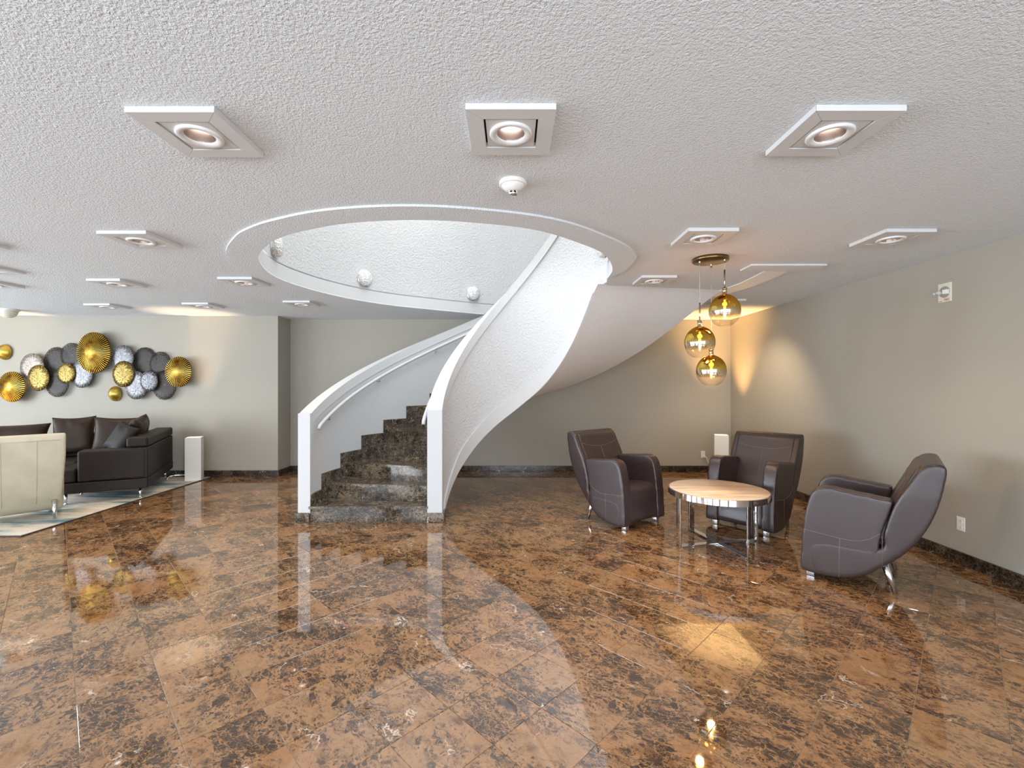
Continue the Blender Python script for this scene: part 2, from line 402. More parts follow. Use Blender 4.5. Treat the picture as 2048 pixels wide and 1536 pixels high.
# opening in the ceiling (plan outline), completed by the stair sector
def plan(px, py, h=CEIL-EYE): d = 768-py; return ((px-1024)*h/d, F*h/d)
vis_pts = [plan(*p) for p in [(1215,554),(1225,535),(1209,506),(1154,481),(1070,456),(944,441),(818,436),(692,443),(608,458),(566,470),(537,485),(517,514),(545,548),(608,573),(692,594),(776,608),(860,617),(944,625),(969,627)]]
vis_c = catmull(vis_pts, 5)
sec = [pol(2.36+.08*min(1, k/3), 1.36+.1*k)[:2] for k in range(1, 16)] + [pol(1.7, 2.93)[:2], pol(1.0, 2.99)[:2]]
hole = [tuple(p) for p in vis_c] + sec
def offset(loop, d):
    n = len(loop); out = []
    A = sum(loop[i][0]*loop[(i+1) % n][1]-loop[(i+1) % n][0]*loop[i][1] for i in range(n))
    s = 1 if A > 0 else -1
    for i in range(n):
        p = Vector(loop[i-1]); q = Vector(loop[(i+1) % n]); t = (q-p)
        t.normalize(); nrm = Vector((t.y, -t.x))*s
        out.append((loop[i][0]+nrm.x*d, loop[i][1]+nrm.y*d))
    return out
# downlights: (x, y, warm strength)
DL = [(-1.405, 2.05), (-.005, 2.03), (1.425, 2.04), (-2.90, 3.56), (1.47, 3.50), (2.93, 3.52), (-4.36, 3.60),
      (-4.42, 5.10), (-2.95, 5.02), (1.545, 4.95), (-5.88, 5.14), (-5.88, 6.62), (-4.44, 6.55), (-2.95, 6.40), (2.95, 6.27)]
def ceiling_mesh():
    bm = bmesh.new(); edges = []
    def loop(pts):
        vs = [bm.verts.new((p[0], p[1], CEIL)) for p in pts]
        for i in range(len(vs)): edges.append(bm.edges.new((vs[i], vs[(i+1) % len(vs)])))
    loop([(XL-.1, YF-.1), (XR+.1, YF-.1), (XR+.1, YB+.1), (XL-.1, YB+.1)])
    loop(hole)
    for x, y in DL:
        h = .117; loop([(x-h, y-h), (x+h, y-h), (x+h, y+h), (x-h, y+h)])
    bmesh.ops.triangle_fill(bm, use_beauty=True, use_dissolve=False, edges=edges)
    for f in bm.faces:
        f.normal_update()
        if f.normal.z > 0: f.normal_flip()
    return bm
ceil_o = tag(from_bm('ceiling', ceiling_mesh(), M_ceil, recalc=False), kind='structure')

def wall(name, x0, x1, y0, y1, z0=0, z1=CEIL, mat=None): return tag(box(name, x0, x1, y0, y1, z0-.1, z1, mat or M_wall), kind='structure')
wall('wall_back', XP, XR, YB, YB+.25)
wall('wall_left_back', XL, XP, YL, YB+.25)
wall('wall_right', XR, XR+.25, YF-.2, YB+.25)
def window_wall(name, horizontal, fixed, a0, a1, wins, wid):
    # wall with sill, header and piers left between the windows
    bm = bmesh.new(); z0, z1 = .25, 2.6
    def bx(u0, u1, za, zb):
        if horizontal: add_box(bm, u0, u1, fixed-.2, fixed, za, zb)
        else: add_box(bm, fixed-.2, fixed, u0, u1, za, zb)
    bx(a0, a1, -.1, z0); bx(a0, a1, z1, CEIL)
    cur = a0
    for w_ in wins:
        bx(cur, w_, z0, z1); cur = w_+wid
    bx(cur, a1, z0, z1)
    wo = tag(from_bm(name, bm, M_wall), kind='structure')
    return wo
window_wall('wall_front', True, YF, XL, XR, WIN_X, 2.2)
window_wall('wall_left', False, XL, YF, YL, [-2.6, .4, 3.4], 2.2)
def window(n, horizontal, fixed, w0, wid=2.2):
    z0, z1 = .25, 2.6
    r = empty('window_%d' % n, (w0+wid/2, fixed-.1, z0) if horizontal else (fixed-.1, w0+wid/2, z0), 0 if horizontal else PI/2)
    tag(r, kind='structure')
    bm = bmesh.new(); h = wid/2; H = z1-z0
    for x0, x1, a, b in ((-h, h, 0, .06), (-h, h, H-.06, H), (-h, -h+.06, 0, H), (h-.06, h, 0, H), (-.025, .025, 0, H), (-h, h, 1.9, 1.95)):
        add_box(bm, x0, x1, -.04, .04, a, b)
    from_bm('window_frame', bm, M_alu, r)
    box('pane', -h+.03, -.01, -.006, .006, .03, H-.03, M_pane, r); box('pane', .01, h-.03, -.006, .006, .03, H-.03, M_pane, r)
for k, wx in enumerate(WIN_X): window(k+1, True, YF, wx)
for k, wy in enumerate((-2.6, .4, 3.4)): window(len(WIN_X)+k+1, False, XL, wy)
# baseboards
def base(name, x0, x1, y0, y1): return tag(box(name, x0, x1, y0, y1, 0, .105, M_base, None, .003, 1), kind='structure')
base('baseboard_back', XP+.022, XR-.022, YB-.022, YB); base('baseboard_left_back', XL, XP+.022, YL-.022, YL)
base('baseboard_step', XP, XP+.022, YL, YB); base('baseboard_right', XR-.022, XR, YF, YB)
base('baseboard_front', XL, XR-.022, YF, YF+.022); base('baseboard_left', XL, XL+.022, YF+.022, YL-.022)

# ------------------------------------------------------------------ stairwell above the ceiling
def ring_wall(name, loop, z0, z1, mat, close=True, flip=False):
    bm = bmesh.new(); a = [bm.verts.new((x, y, z0)) for x, y in loop]; b = [bm.verts.new((x, y, z1)) for x, y in loop]
    n = len(loop)
    for i in range(n if close else n-1): bm.faces.new([a[i], a[(i+1) % n], b[(i+1) % n], b[i]])
    return tag(from_bm(name, bm, mat, None, True), kind='structure')
drum = offset(hole, .004); groove = offset(hole, .035)
FZ = CEIL+.165
ring_wall('trim_1', hole, CEIL, FZ-.016, M_smooth); ring_wall('trim_5', groove, FZ-.03, FZ+.02, M_smooth)                       # smooth slab edge of the opening
ring_wall('wall_stairwell', drum, FZ, 5.7, M_rough)
bm = bmesh.new(); bm.faces.new([bm.verts.new((x, y, 5.7)) for x, y in offset(hole, .05)])
tag(from_bm('ceiling_stairwell', bm, M_smooth), kind='structure')
# low relief ring on the ceiling round the opening
o1 = offset([tuple(p) for p in vis_c], .0); o2 = []
n = len(vis_c)
for i in range(n):
    p = Vector(vis_c[max(i-1, 0)]); q = Vector(vis_c[min(i+1, n-1)]); t = (q-p).normalized(); nr = Vector((t.y, -t.x))
    cen = Vector((-.7, 5.0)); v = Vector(vis_c[i])
    if (v-cen).dot(nr) < 0: nr = -nr
    f = min(1, i/8, (n-1-i)/30)
    o2.append((v.x+nr.x*.24*max(f, .02), v.y+nr.y*.24*max(f, .02)))
bm = bmesh.new()
A = [bm.verts.new((x, y, CEIL+.001)) for x, y in o2]; B = [bm.verts.new((x, y, CEIL-.014)) for x, y in o2]; D = [bm.verts.new((x, y, CEIL-.014)) for x, y in [tuple(p) for p in vis_c]]; E_ = [bm.verts.new((x, y, CEIL+.001)) for x, y in [tuple(p) for p in vis_c]]
for i in range(n-1):
    bm.faces.new([A[i], A[i+1], B[i+1], B[i]]); bm.faces.new([B[i], B[i+1], D[i+1], D[i]]); bm.faces.new([D[i], D[i+1], E_[i+1], E_[i]])
tag(from_bm('trim_3', bm, M_ceil), kind='structure')
# thin crescent by the end of the stair soffit, coloured whiter to look brighter
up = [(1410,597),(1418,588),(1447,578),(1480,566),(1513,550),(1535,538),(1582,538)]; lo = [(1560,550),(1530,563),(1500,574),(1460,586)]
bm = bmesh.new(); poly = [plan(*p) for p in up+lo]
add_prism(bm, poly, lambda x, y: (x, y, CEIL-.006), lambda x, y: (x, y, CEIL+.001)); tag(from_bm('ceiling_crescent', bm, plain('crescent_white', (.93, .94, .95, 1), .3)), kind='structure')
x0, y0 = plan(1503, 527); x1, _ = plan(1655, 527)
acc = box('ceiling_access_panel', x0, x1, y0, y0+.22, CEIL-.02, CEIL-.0005, M_ceil); bev(acc, .004, 1)
tag(acc, 'low rectangular white panel on the ceiling right of the pendant light', 'access panel')

# ------------------------------------------------------------------ staircase
st = tag(empty('curved_staircase', (SX-1.6, SY, 0)), 'white curved staircase with brown marble steps winding up through the round ceiling opening', 'staircase')
INV = Matrix.Translation((-(SX-1.6), -SY, 0))
def sweep(name, fn, ths, mat, parent, smooth=True, edge=30):
    bm = bmesh.new(); rings = []
    for th in ths: rings.append([bm.verts.new(INV @ Vector(pol(r, th, z))) for r, z in fn(th)])
    m = len(rings[0])
    for a, b in zip(rings, rings[1:]):
        for k in range(m): bm.faces.new([a[k], a[(k+1) % m], b[(k+1) % m], b[k]])
    bm.faces.new(rings[0]); bm.faces.new(rings[-1][::-1])
    bmesh.ops.remove_doubles(bm, verts=bm.verts, dist=1e-5)
    o = from_bm(name, bm, mat, parent, smooth)
    m_ = o.modifiers.new('split', 'EDGE_SPLIT'); m_.split_angle = math.radians(edge)
    return o
def ths(a, b, n): return [a+(b-a)*i/n for i in range(n+1)]
R_OI, R_OO = 2.37, 2.49
R_IO, R_II = 1.036, .885
NB = 8
def top_o(th): return min(1.21+SLOPE*th, CEIL+.03)
def top_i(th): return 1.25+SLOPE*th
def bot(th): return max(soff(th), .10 if th < .10 else 0.0, .0)
# outer balustrade: wall, cap band
ob = sweep('outer_balustrade', lambda th: [(R_OI, bot(th)), (R_OO, bot(th)), (R_OO, top_o(th)-.02), (R_OI, top_o(th)-.02)], ths(0, 2.93, 90), M_smooth, st)
sweep('cap_band', lambda th: [(R_OI-.012, top_o(th)-.125), (R_OO+.004, top_o(th)-.125), (R_OO+.004, top_o(th)), (R_OI-.012, top_o(th))], ths(-.002, 1.40, 50), M_smooth, ob)
# inner balustrade: rough panel between a cap band and a bottom band
def fl_(th): return max(0, th-2.85)*.5          # flares outwards where it runs into the edge of the opening
ib = sweep('inner_balustrade', lambda th: [(R_IO+fl_(th), bot(th)), (R_II+.02+fl_(th), bot(th)), (R_II+.02+fl_(th), top_i(th)-.03), (R_IO+fl_(th), top_i(th)-.03)], ths(0, 3.36, 110), M_rough, st)
sweep('cap_band', lambda th: [(R_IO+.012+fl_(th), top_i(th)-.15), (R_II+fl_(th), top_i(th)-.15), (R_II+fl_(th), top_i(th)), (R_IO+.012+fl_(th), top_i(th))], ths(-.002, 3.36, 110), M_smooth, ib)
def bb(th): return bot(th)+.04+.17*min(1, th/.6)
sweep('bottom_band', lambda th: [(R_IO+.004+fl_(th), bot(th)), (R_II+fl_(th), bot(th)), (R_II+fl_(th), bb(th)), (R_IO+.004+fl_(th), bb(th))], ths(.05, 3.36, 110), M_smooth, ib)
# smooth front face of each newel end
def newel(name, r0, r1, top, parent):
    bm = bmesh.new(); add_box(bm, SX-r1, SX-r0, SY-.012, SY+.05, .10, top, INV); o = from_bm(name, bm, M_smooth, parent); return o
newel('newel_face', R_OI-.012, R_OO+.004, top_o(0)+.01, ob); newel('newel_face', R_II-.004, R_IO+.012, top_i(0)+.01, ib)
sweep('soffit', lambda th: [(R_II+.012, bot(th)-.004), (R_OO+.002, bot(th)-.004), (R_OO+.002, bot(th)+.05), (R_II+.012, bot(th)+.05)], ths(.14, 3.0, 90), M_soffit, st)
# marble plinths under the newels
for r0, r1 in ((R_OI-.005, R_OO+.02), (R_II-.025, R_IO+.012)):
    bm = bmesh.new(); add_box(bm, SX-r1, SX-r0, SY-.03, SY+.16, 0, .11, INV); bev(from_bm('plinth', bm, M_step, st), .004, 1)
NSTEP = 16
for i in range(1, NSTEP+1):
    t0 = DTH*(i-1); z = RISE*i
    # tread with a small nosing
    sweep('tread', lambda th: [(R_IO+.002, z-.03), (R_OI-.002, z-.03), (R_OI-.002, z), (R_IO+.002, z)], ths(t0-.013, t0+DTH+.01, 6), M_step, st)
    sweep('riser', lambda th: [(R_IO+.002, z-RISE), (R_OI-.002, z-RISE), (R_OI-.002, z-.031), (R_IO+.002, z-.031)], ths(t0, t0+.012, 1), M_step, st)
    if i < 13:
        zb = z-RISE if i > 1 else z-.03
        sweep('skirting', lambda th: [(R_OI-.022, zb), (R_OI+.001, zb), (R_OI+.001, z+.125), (R_OI-.022, z+.125)], ths(t0-.05 if i > 1 else .0, t0+DTH-.05, 5), M_step, st)
# landing at the top
sweep('landing', lambda th: [(R_IO+.002, 2.80), (R_OI-.002, 2.80), (R_OI-.002, RISE*NSTEP), (R_IO+.002, RISE*NSTEP)], ths(DTH*NSTEP+.011, 3.05, 6), M_step, st)
# handrails on both sides
def rail(r, zf, t0, t1, rb):
    pts = [pol(r, t0-.012, zf(t0)-.035)] + [pol(r, t, zf(t)) for t in ths(t0, t1, 40)]
    bm = bmesh.new(); add_tube(bm, [INV @ Vector(p) for p in pts], .021, 10); h = from_bm('handrail', bm, M_smooth, st, True)
    t = t0+.1
    while t < t1:
        bm = bmesh.new(); add_tube(bm, [INV @ Vector(p) for p in (pol(r, t, zf(t)-.015), pol(r, t, zf(t)-.06), pol(rb, t, zf(t)-.06))], .009, 8)
        from_bm('bracket', bm, M_smooth, h, True); t += .42
rail(R_OI-.065, lambda t: 1.02+SLOPE*t, .05, 1.9, R_OI)
rail(R_IO+.075, lambda t: 1.04+SLOPE*t, .08, 2.4, R_IO)

# round crystal sconces on the stairwell wall
def ray_hit(px, loop):
    k = (px-1024)/F; best = None
    for i in range(len(loop)):
        a = Vector(loop[i]); b = Vector(loop[(i+1) % len(loop)])
        fa = a.x-k*a.y; fb = b.x-k*b.y
        if fa*fb <= 0 and fa != fb:
            p = a+(b-a)*(fa/(fa-fb))
            if best is None or p.y > best[0].y:
                t = (b-a).normalized(); nr = Vector((t.y, -t.x))
                if nr.dot(Vector((-.7, 5.0))-p) < 0: nr = -nr
                best = (p, nr)
    return best
sconces = [(728, 'round crystal wall sconce low on the stairwell wall, left of the middle'), (945, 'round crystal wall sconce nearest the stair balustrade cap'),
           (548, 'round crystal wall sconce at the far left edge of the ceiling opening'), (1210, 'round crystal wall sconce at the right end of the ceiling opening')]
for px, lab in sconces:
    p, nr = ray_hit(px, drum)
    if px == 1210: p, nr = Vector((.985, 4.80)), Vector((-.97, -.25))
    r = tag(empty('wall_sconce', (p.x, p.y, 2.99)), lab, 'wall sconce', 'sconces in the stairwell')
    r.rotation_euler = (PI/2, 0, math.atan2(nr.y, nr.x)+PI/2)
    # local z points into the well
    q = lathe('back_plate', [(0, 0), (.104, 0), (.108, .012), (.100, .02), (0, .02)], M_satin, r, 28, sy=1.1)
    lathe('lens', [(.097, .018), (.098, .05), (.085, .066), (.04, .075), (0, .077)], M_crystal, r, 28, sy=1.1)

# ------------------------------------------------------------------ ceiling fixtures
def make_downlight():
    r = empty('downlight')
    bm = bmesh.new(); o_, i_ = .185, .116
    for k in range(4):                                  # four mitred frame sides
        a = k*PI/2; R = Matrix.Rotation(a, 4, 'Z'); g = .0008
        add_prism(bm, [(-o_+g, -o_), (o_-g, -o_), (i_-g, -i_), (-i_+g, -i_)], lambda x, y: R @ Vector((x, y, -.026)), lambda x, y: R @ Vector((x, y, -.001)))
    from_bm('frame', bm, M_plate, r)
    bm = bmesh.new(); h = .107; seg = 32
    outer = []
    for k in range(seg):
        a = 2*PI*k/seg; c, s = math.cos(a), math.sin(a); q = h/max(abs(c), abs(s)); outer.append((q*c, q*s))
    rings = []
    for z in (-.022, -.008):
        rings.append(([bm.verts.new((x, y, z)) for x, y in outer], [bm.verts.new((.078*math.cos(2*PI*k/seg), .078*math.sin(2*PI*k/seg), z)) for k in range(seg)]))
    for k in range(seg):
        j = (k+1) % seg
        (a0, b0), (a1, b1) = rings
        bm.faces.new([a0[k], a0[j], b0[j], b0[k]]); bm.faces.new([a1[k], a1[j], b1[j], b1[k]]); bm.faces.new([a0[k], a0[j], a1[j], a1[k]]); bm.faces.new([b0[k], b0[j], b1[j], b1[k]])
    from_bm('inner_panel', bm, M_plate, r)
    lathe('ring', [(.094, -.022), (.095, -.028), (.088, -.034), (.064, -.028), (.060, -.022), (.063, -.016), (.092, -.018), (.094, -.022)], M_ringw, r, 36)
    prof = []
    for k in range(10):
        t = k/9; z = -.024+.085*t; rr = .061-.014*t
        prof += [(rr, z), (rr-.0022, z+.004)]
    lathe('baffle', prof, M_baffle, r, 32)
    lathe('lamp', [(.051, .036), (.042, .028), (.02, .024), (0, .023)], M_lamp, r, 24)
    bm = bmesh.new(); add_box(bm, -.117, .117, -.117, .117, 0, .12); bm.faces.ensure_lookup_table(); bmesh.ops.delete(bm, geom=[bm.faces[0]], context='FACES')
    from_bm('housing', bm, M_can, r)
    return r
def copy_tree(o, parent=None):
    c = o.copy(); C.objects.link(c)
    if parent is not None: c.parent = parent
    for ch in o.children: copy_tree(ch, c)
    return c
DL_LAB = ['square ceiling downlight at the front left, large and skewed', 'square ceiling downlight at the front middle, above the smoke detector', 'square ceiling downlight at the front right, large and skewed',
 'square ceiling downlight left of the round opening, alone in mid ceiling', 'square ceiling downlight directly above the pendant light canopy', 'square ceiling downlight nearest the taupe right wall',
 'square ceiling downlight cut off by the left edge, nearest the camera there', 'square ceiling downlight above the gold discs, third row from the camera', 'square ceiling downlight touching the lower left of the round opening',
 'square ceiling downlight between the round opening and the pendant canopy', 'square ceiling downlight cut off by the left edge beside the air diffuser', 'square ceiling downlight in the far row above the largest gold disc',
 'square ceiling downlight in the far row throwing a warm pool on the wall', 'square ceiling downlight in the far row under the rim of the round opening', 'square ceiling downlight in the far right corner behind the gold globes']
DL_POW = [9, 9, 9, 9, 9, 9, 9, 9, 7, 9, 9, 8, 8, 7, 26]
DL_TILT = {14: (.3, .3)}
proto = make_downlight()
for k, (x, y) in enumerate(DL):
    o = proto if k == 0 else copy_tree(proto)
    o.location = (x, y, CEIL); tag(o, DL_LAB[k], 'downlight', 'square ceiling downlights')
    d = bpy.data.lights.new('downlight_beam', 'SPOT'); d.energy = DL_POW[k]*3.6; d.color = (1, .76, .50); d.spot_size = math.radians(100); d.spot_blend = .8; d.shadow_soft_size = .035
    l = bpy.data.objects.new('downlight_beam', d); C.objects.link(l); l.location = (x, y, CEIL-.04)
    tx, ty = DL_TILT.get(k, (0, 0))
    l.rotation_euler = Vector((tx, ty, -1)).to_track_quat('-Z', 'Y').to_euler()
# wall washer above the left edge of the picture and the one that lights the corner
for loc, tgt, e in (((-7.45, 6.9, CEIL-.05), (-7.6, 7.62, 2.2), 22), ((2.98, 7.45, CEIL-.05), (3.55, 8.05, 2.15), 26)):
    pass
def smoke_detector(name, loc, s, lab):
    r = tag(empty(name, loc), lab, 'smoke detector')
    lathe('base', [(.078*s, 0), (.079*s, -.018*s), (.074*s, -.022*s), (0, -.022*s)], M_plastic, r, 32)
    lathe('body', [(.066*s, -.02*s), (.062*s, -.032*s), (.038*s, -.05*s), (.026*s, -.054*s), (0, -.054*s)], M_plastic, r, 32)
    lathe('sensor_ring', [(.022*s, -.052*s), (.022*s, -.066*s), (0, -.066*s)], M_black, r, 20)
    bm = bmesh.new()
    for k in range(6):
        a = k*PI/3; add_box(bm, -.003*s, .003*s, .019*s, .026*s, -.068*s, -.052*s, Matrix.Rotation(a, 4, 'Z'))
    from_bm('sensor_cage', bm, M_plastic, r)
    lathe('sensor_cap', [(.025*s, -.066*s), (.024*s, -.072*s), (.018*s, -.076*s), (0, -.076*s)], M_satin, r, 20)
    return r
smoke_detector('smoke_detector', (.006, 2.57, CEIL), 1, 'round white smoke detector on the ceiling below the middle downlight')
r = tag(empty('ceiling_speaker_dome', (-7.70, 6.95, CEIL)), 'small beige dome on the ceiling at the far left edge', 'ceiling dome')
lathe('collar', [(.13, 0), (.13, -.02), (.118, -.026)], M_plastic, r, 28); lathe('dome', [(.116, -.02), (.108, -.06), (.085, -.10), (.05, -.125), (0, -.132)], M_beigep, r, 28)
r = tag(empty('air_diffuser', (-5.27, 4.35, CEIL)), 'large square white air diffuser on the ceiling at the left edge', 'air diffuser')
bm = bmesh.new(); o_, i_ = .30, .21
for k in range(4):
    R = Matrix.Rotation(k*PI/2, 4, 'Z'); add_prism(bm, [(-o_, -o_), (o_, -o_), (i_, -i_), (-i_, -i_)], lambda x, y: R @ Vector((x, y, -.022)), lambda x, y: R @ Vector((x, y, -.001)))
from_bm('frame', bm, M_plate, r); box('backing', -.21, .21, -.21, .21, -.006, -.001, M_black, r)
for k in range(5): box('blade', -.20, .20, -.19+.083*k, -.14+.083*k, -.018, -.010, M_plate, r)

# ------------------------------------------------------------------ pendant light
pd = tag(empty('pendant_light', (1.80, 4.13, CEIL)), 'pendant light with three gold mirrored glass globes hanging from a round brass canopy', 'pendant light')
lathe('canopy', [(0, 0), (.155, 0), (.155, -.026), (.150, -.030), (0, -.030)], M_brass, pd, 40)
def globe(x, y, zc, rod):
    R, K = .132, 1.10
    lx, ly, lz = x-1.80, y-4.13, zc-CEIL
    topz = lz+R*K
    tube('cord', [(lx, ly, -.03), (lx, ly, topz+.06+rod)], .0028, M_cord, pd, 8)
    lathe('ferrule', [(.009, -.028), (.009, -.06), (0, -.06)], M_brassl, pd, 12, (lx, ly, 0))
    tube('rod', [(lx, ly, topz+.06+rod), (lx, ly, topz+.03)], .0065, M_brassl, pd, 10)
    lathe('socket', [(0, .058), (.020, .058), (.024, .050), (.024, .046), (.019, .044), (.019, .004), (.034, -.004), (0, -.008)], M_brassl, pd, 24, (lx, ly, topz))
    prof = [(.034/1, R*K*.985)]
    for k in range(1, 30):
        a = PI*(.08+.80*k/29); prof.append((R*math.sin(a), R*K*math.cos(a)))
    g = lathe('glass_globe', prof, M_globe, pd, 48); g.location = (lx, ly, lz)
    b = lathe('bulb', [(0, .10), (.009, .098), (.009, .065), (.011, .05), (.012, .025), (.008, .010), (0, .006)], M_bulb, g, 20)
    d = bpy.data.lights.new('globe_glow', 'POINT'); d.energy = 8; d.color = (1, .62, .28); d.shadow_soft_size = .03
    l = bpy.data.objects.new('globe_glow', d); C.objects.link(l); l.location = (x, y, zc-.06)
globe(1.893, 4.05, 2.202, .16); globe(1.700, 4.12, 1.925, .155); globe(1.848, 4.22, 1.672, .02)

# ------------------------------------------------------------------ lounge chairs
P_BODY = [(-.075, .30), (-.065, .072), (-.080, .052), (-.112, .040), (-.247, .050), (-.346, .078), (-.42, .119), (-.492, .180), (-.596, .272), (-.663, .356), (-.728, .465), (-.779, .579), (-.817, .705), (-.841, .845), (-.858, .985), (-.852, 1.030), (-.828, 1.050), (-.785, 1.050), (-.742, 1.030), (-.709, .985), (-.676, .905), (-.619, .778), (-.565, .640), (-.513, .436), (-.49, .33)]
P_ARM = [(0, .062), (0, .186), (-.013, .388), (-.042, .591), (-.085, .705), (-.169, .742), (-.346, .724), (-.552, .700), (-.568, .672), (-.505, .44), (-.47, .19), (-.42, .125), (-.346, .082), (-.247, .054), (-.112, .044), (-.03, .052)]
P_BODY = [(x, z if z < .7 else .7+(z-.7)*.83) for x, z in P_BODY]      # lower headrest
WC = .35
def extrude_soft(name, poly, y0, y1, mat, parent, soft=.03, vox=.0125, taper=0):
    # extruded side profile, resampled and relaxed so that every edge is padded and round
    P = catmull(poly, 3, True); bm = bmesh.new()
    add_prism(bm, P, lambda u, z: (u, y0, z), lambda u, z: (u, y1, z))
    o = from_bm(name, bm, mat, None)
    m = o.modifiers.new('remesh', 'REMESH'); m.mode = 'VOXEL'; m.voxel_size = vox
    m = o.modifiers.new('smooth', 'SMOOTH'); m.factor = .5; m.iterations = max(2, int(soft*320))
    me = bpy.data.meshes.new_from_object(o.evaluated_get(bpy.context.evaluated_depsgraph_get()))
    bpy.data.objects.remove(o, do_unlink=True)
    me.materials.clear()
    if taper:                       # the shell narrows towards its foot
        for v in me.vertices: v.co.y *= 1-taper*max(0, min(1, (.75-v.co.z)/.6))*max(0, min(1, (-v.co.x-.45)/.15))
    return link(name, me, mat, parent, True)
def bez(pts, per=6): return catmull(pts, per)
def make_chair(lea, thr):
    r = empty('lounge_chair')
    body = extrude_soft('back_shell', P_BODY, -WC-.004, WC+.004, lea, r, .046, .0125, .07)
    at = .125
    arms = []
    for s in (-1, 1):
        y0, y1 = (WC-at, WC+.003) if s > 0 else (-WC-.003, -WC+at)
        a = extrude_soft('arm', P_ARM, y0, y1, lea, r, .028); arms.append(a)
        yy = s*(WC+.0035)
        sm = [(-.016, yy, .385), (-.12, yy, .375), (-.247, yy, .362), (-.346, yy, .362), (-.435, yy, .395), (-.498, yy, .45)]
        tube('stitching', bez(sm), .0016, thr, a, 5)
        tube('stitching', [(-.255, yy, .362), (-.25, yy, .06)], .0016, thr, a, 5)
        tube('stitching', [(-.51, s*(WC+.0005), .43), (-.508, s*(WC+.0005), .215)], .0016, thr, body, 5)
    # seat cushion
    seat = extrude_soft('seat', [(-.02, .07), (-.012, .20), (-.022, .36), (-.05, .425), (-.10, .448), (-.25, .44), (-.42, .415), (-.56, .40), (-.60, .36), (-.45, .20), (-.25, .09)], -WC+at-.006, WC-at+.006, lea, r, .02)
    # backrest pad
    bp = [(-.50, .38), (-.56, .52), (-.612, .66), (-.662, .78), (-.712, .91), (-.745, .99), (-.775, 1.02), (-.79, .95), (-.72, .70), (-.62, .42)]
    bp = [(x, z if z < .7 else .7+(z-.7)*.83) for x, z in bp]
    pad = extrude_soft('backrest', [(x+.047, z) for x, z in bp], -WC+.045, WC-.045, lea, r, .022)
    def on_back(z): return lerp_tab([(.38, -.453), (.52, -.513), (.66, -.565), (.766, -.615), (.874, -.665), (.94, -.698)], z)+.001
    w = WC-.065
    tube('stitching', [(on_back(.862-.045*(1-(y/w)**2)), y, .862-.045*(1-(y/w)**2)) for y in [w*(k/10-1) for k in range(21)]], .0016, thr, pad, 5)
    tube('stitching', [(on_back(z), 0, z) for z in [.42+.0397*k for k in range(11)]], .0016, thr, pad, 5)
    # back seams on the outside of the shell
    ob_ = [(-.5, .187), (-.596, .272), (-.663, .356), (-.728, .465), (-.779, .579), (-.817, .704), (-.841, .82), (-.857, .915)]
    for y in (-.13, .13): tube('stitching', [(x-.0015, y, z-.001) for x, z in ob_], .0016, thr, body, 5)
    tube('stitching', [(-.8575, y, .92) for y in (-WC+.04, 0, WC-.04)], .0016, thr, body, 5)
    for s in (-1, 1):
        tube('leg', [(-.515, s*.27, .225), (-.586, s*.275, .006)], .026, M_satin, r, 14, .016)
        box('foot', -.085, -.03, s*.265-.028, s*.265+.028, 0, .055, M_satin, r, .003, 1)
    return r
ch = make_chair(M_leather, M_thread)
chairs = [((2.556, 3.94), 140, 'brown leather lounge chair on the right, seen from its side with chrome rear legs'),
          ((1.445, 4.93), -53, 'brown leather lounge chair left of the round table, facing right'),
          ((2.385, 4.80), 220, 'brown leather lounge chair behind the round table, facing the camera')]
for k, (p, a, lab) in enumerate(chairs):
    o = ch if k == 0 else copy_tree(ch)
    o.location = (p[0], p[1], 0); o.rotation_euler = (0, 0, math.radians(a)); tag(o, lab, 'chair', 'lounge chairs')
cr = make_chair(M_cream, M_creamthread); cr.location = (-5.80, 5.36, .017); cr.rotation_euler = (0, 0, math.radians(137))
tag(cr, 'cream leather lounge chair seen from behind at the left edge', 'chair', 'lounge chairs')

# ------------------------------------------------------------------ round table
TX, TY, TH, TR = 2.0, 4.42, .532, .458
tb = tag(empty('round_table', (TX, TY, 0)), 'low round table with beige stone top, chrome rim and crossed chrome base', 'table')
lathe('tabletop', [(0, TH-.053), (TR-.012, TH-.053), (TR-.012, TH-.003), (TR-.016, TH+.001), (0, TH+.001)], M_top, tb, 72)
lathe('rim', [(TR-.012, TH-.055), (TR, TH-.055), (TR, TH-.002), (TR-.004, TH), (TR-.012, TH), (TR-.012, TH-.055)], M_chrome, tb, 72).modifiers.new('split', 'EDGE_SPLIT')
for k in range(4):
    a = math.radians(193+90*k); Rm = Matrix.Rotation(a, 4, 'Z')
    bm = bmesh.new(); add_box(bm, .415, .433, -.030, .030, 0, TH-.054, Rm); bev(from_bm('leg', bm, M_chrome, tb), .0015, 1)
    bm = bmesh.new(); add_box(bm, .0302 if k % 2 else .0,   .4145, -.030, .030, .0, .016, Rm); bev(from_bm('base_bar', bm, M_chrome, tb), .0015, 1)

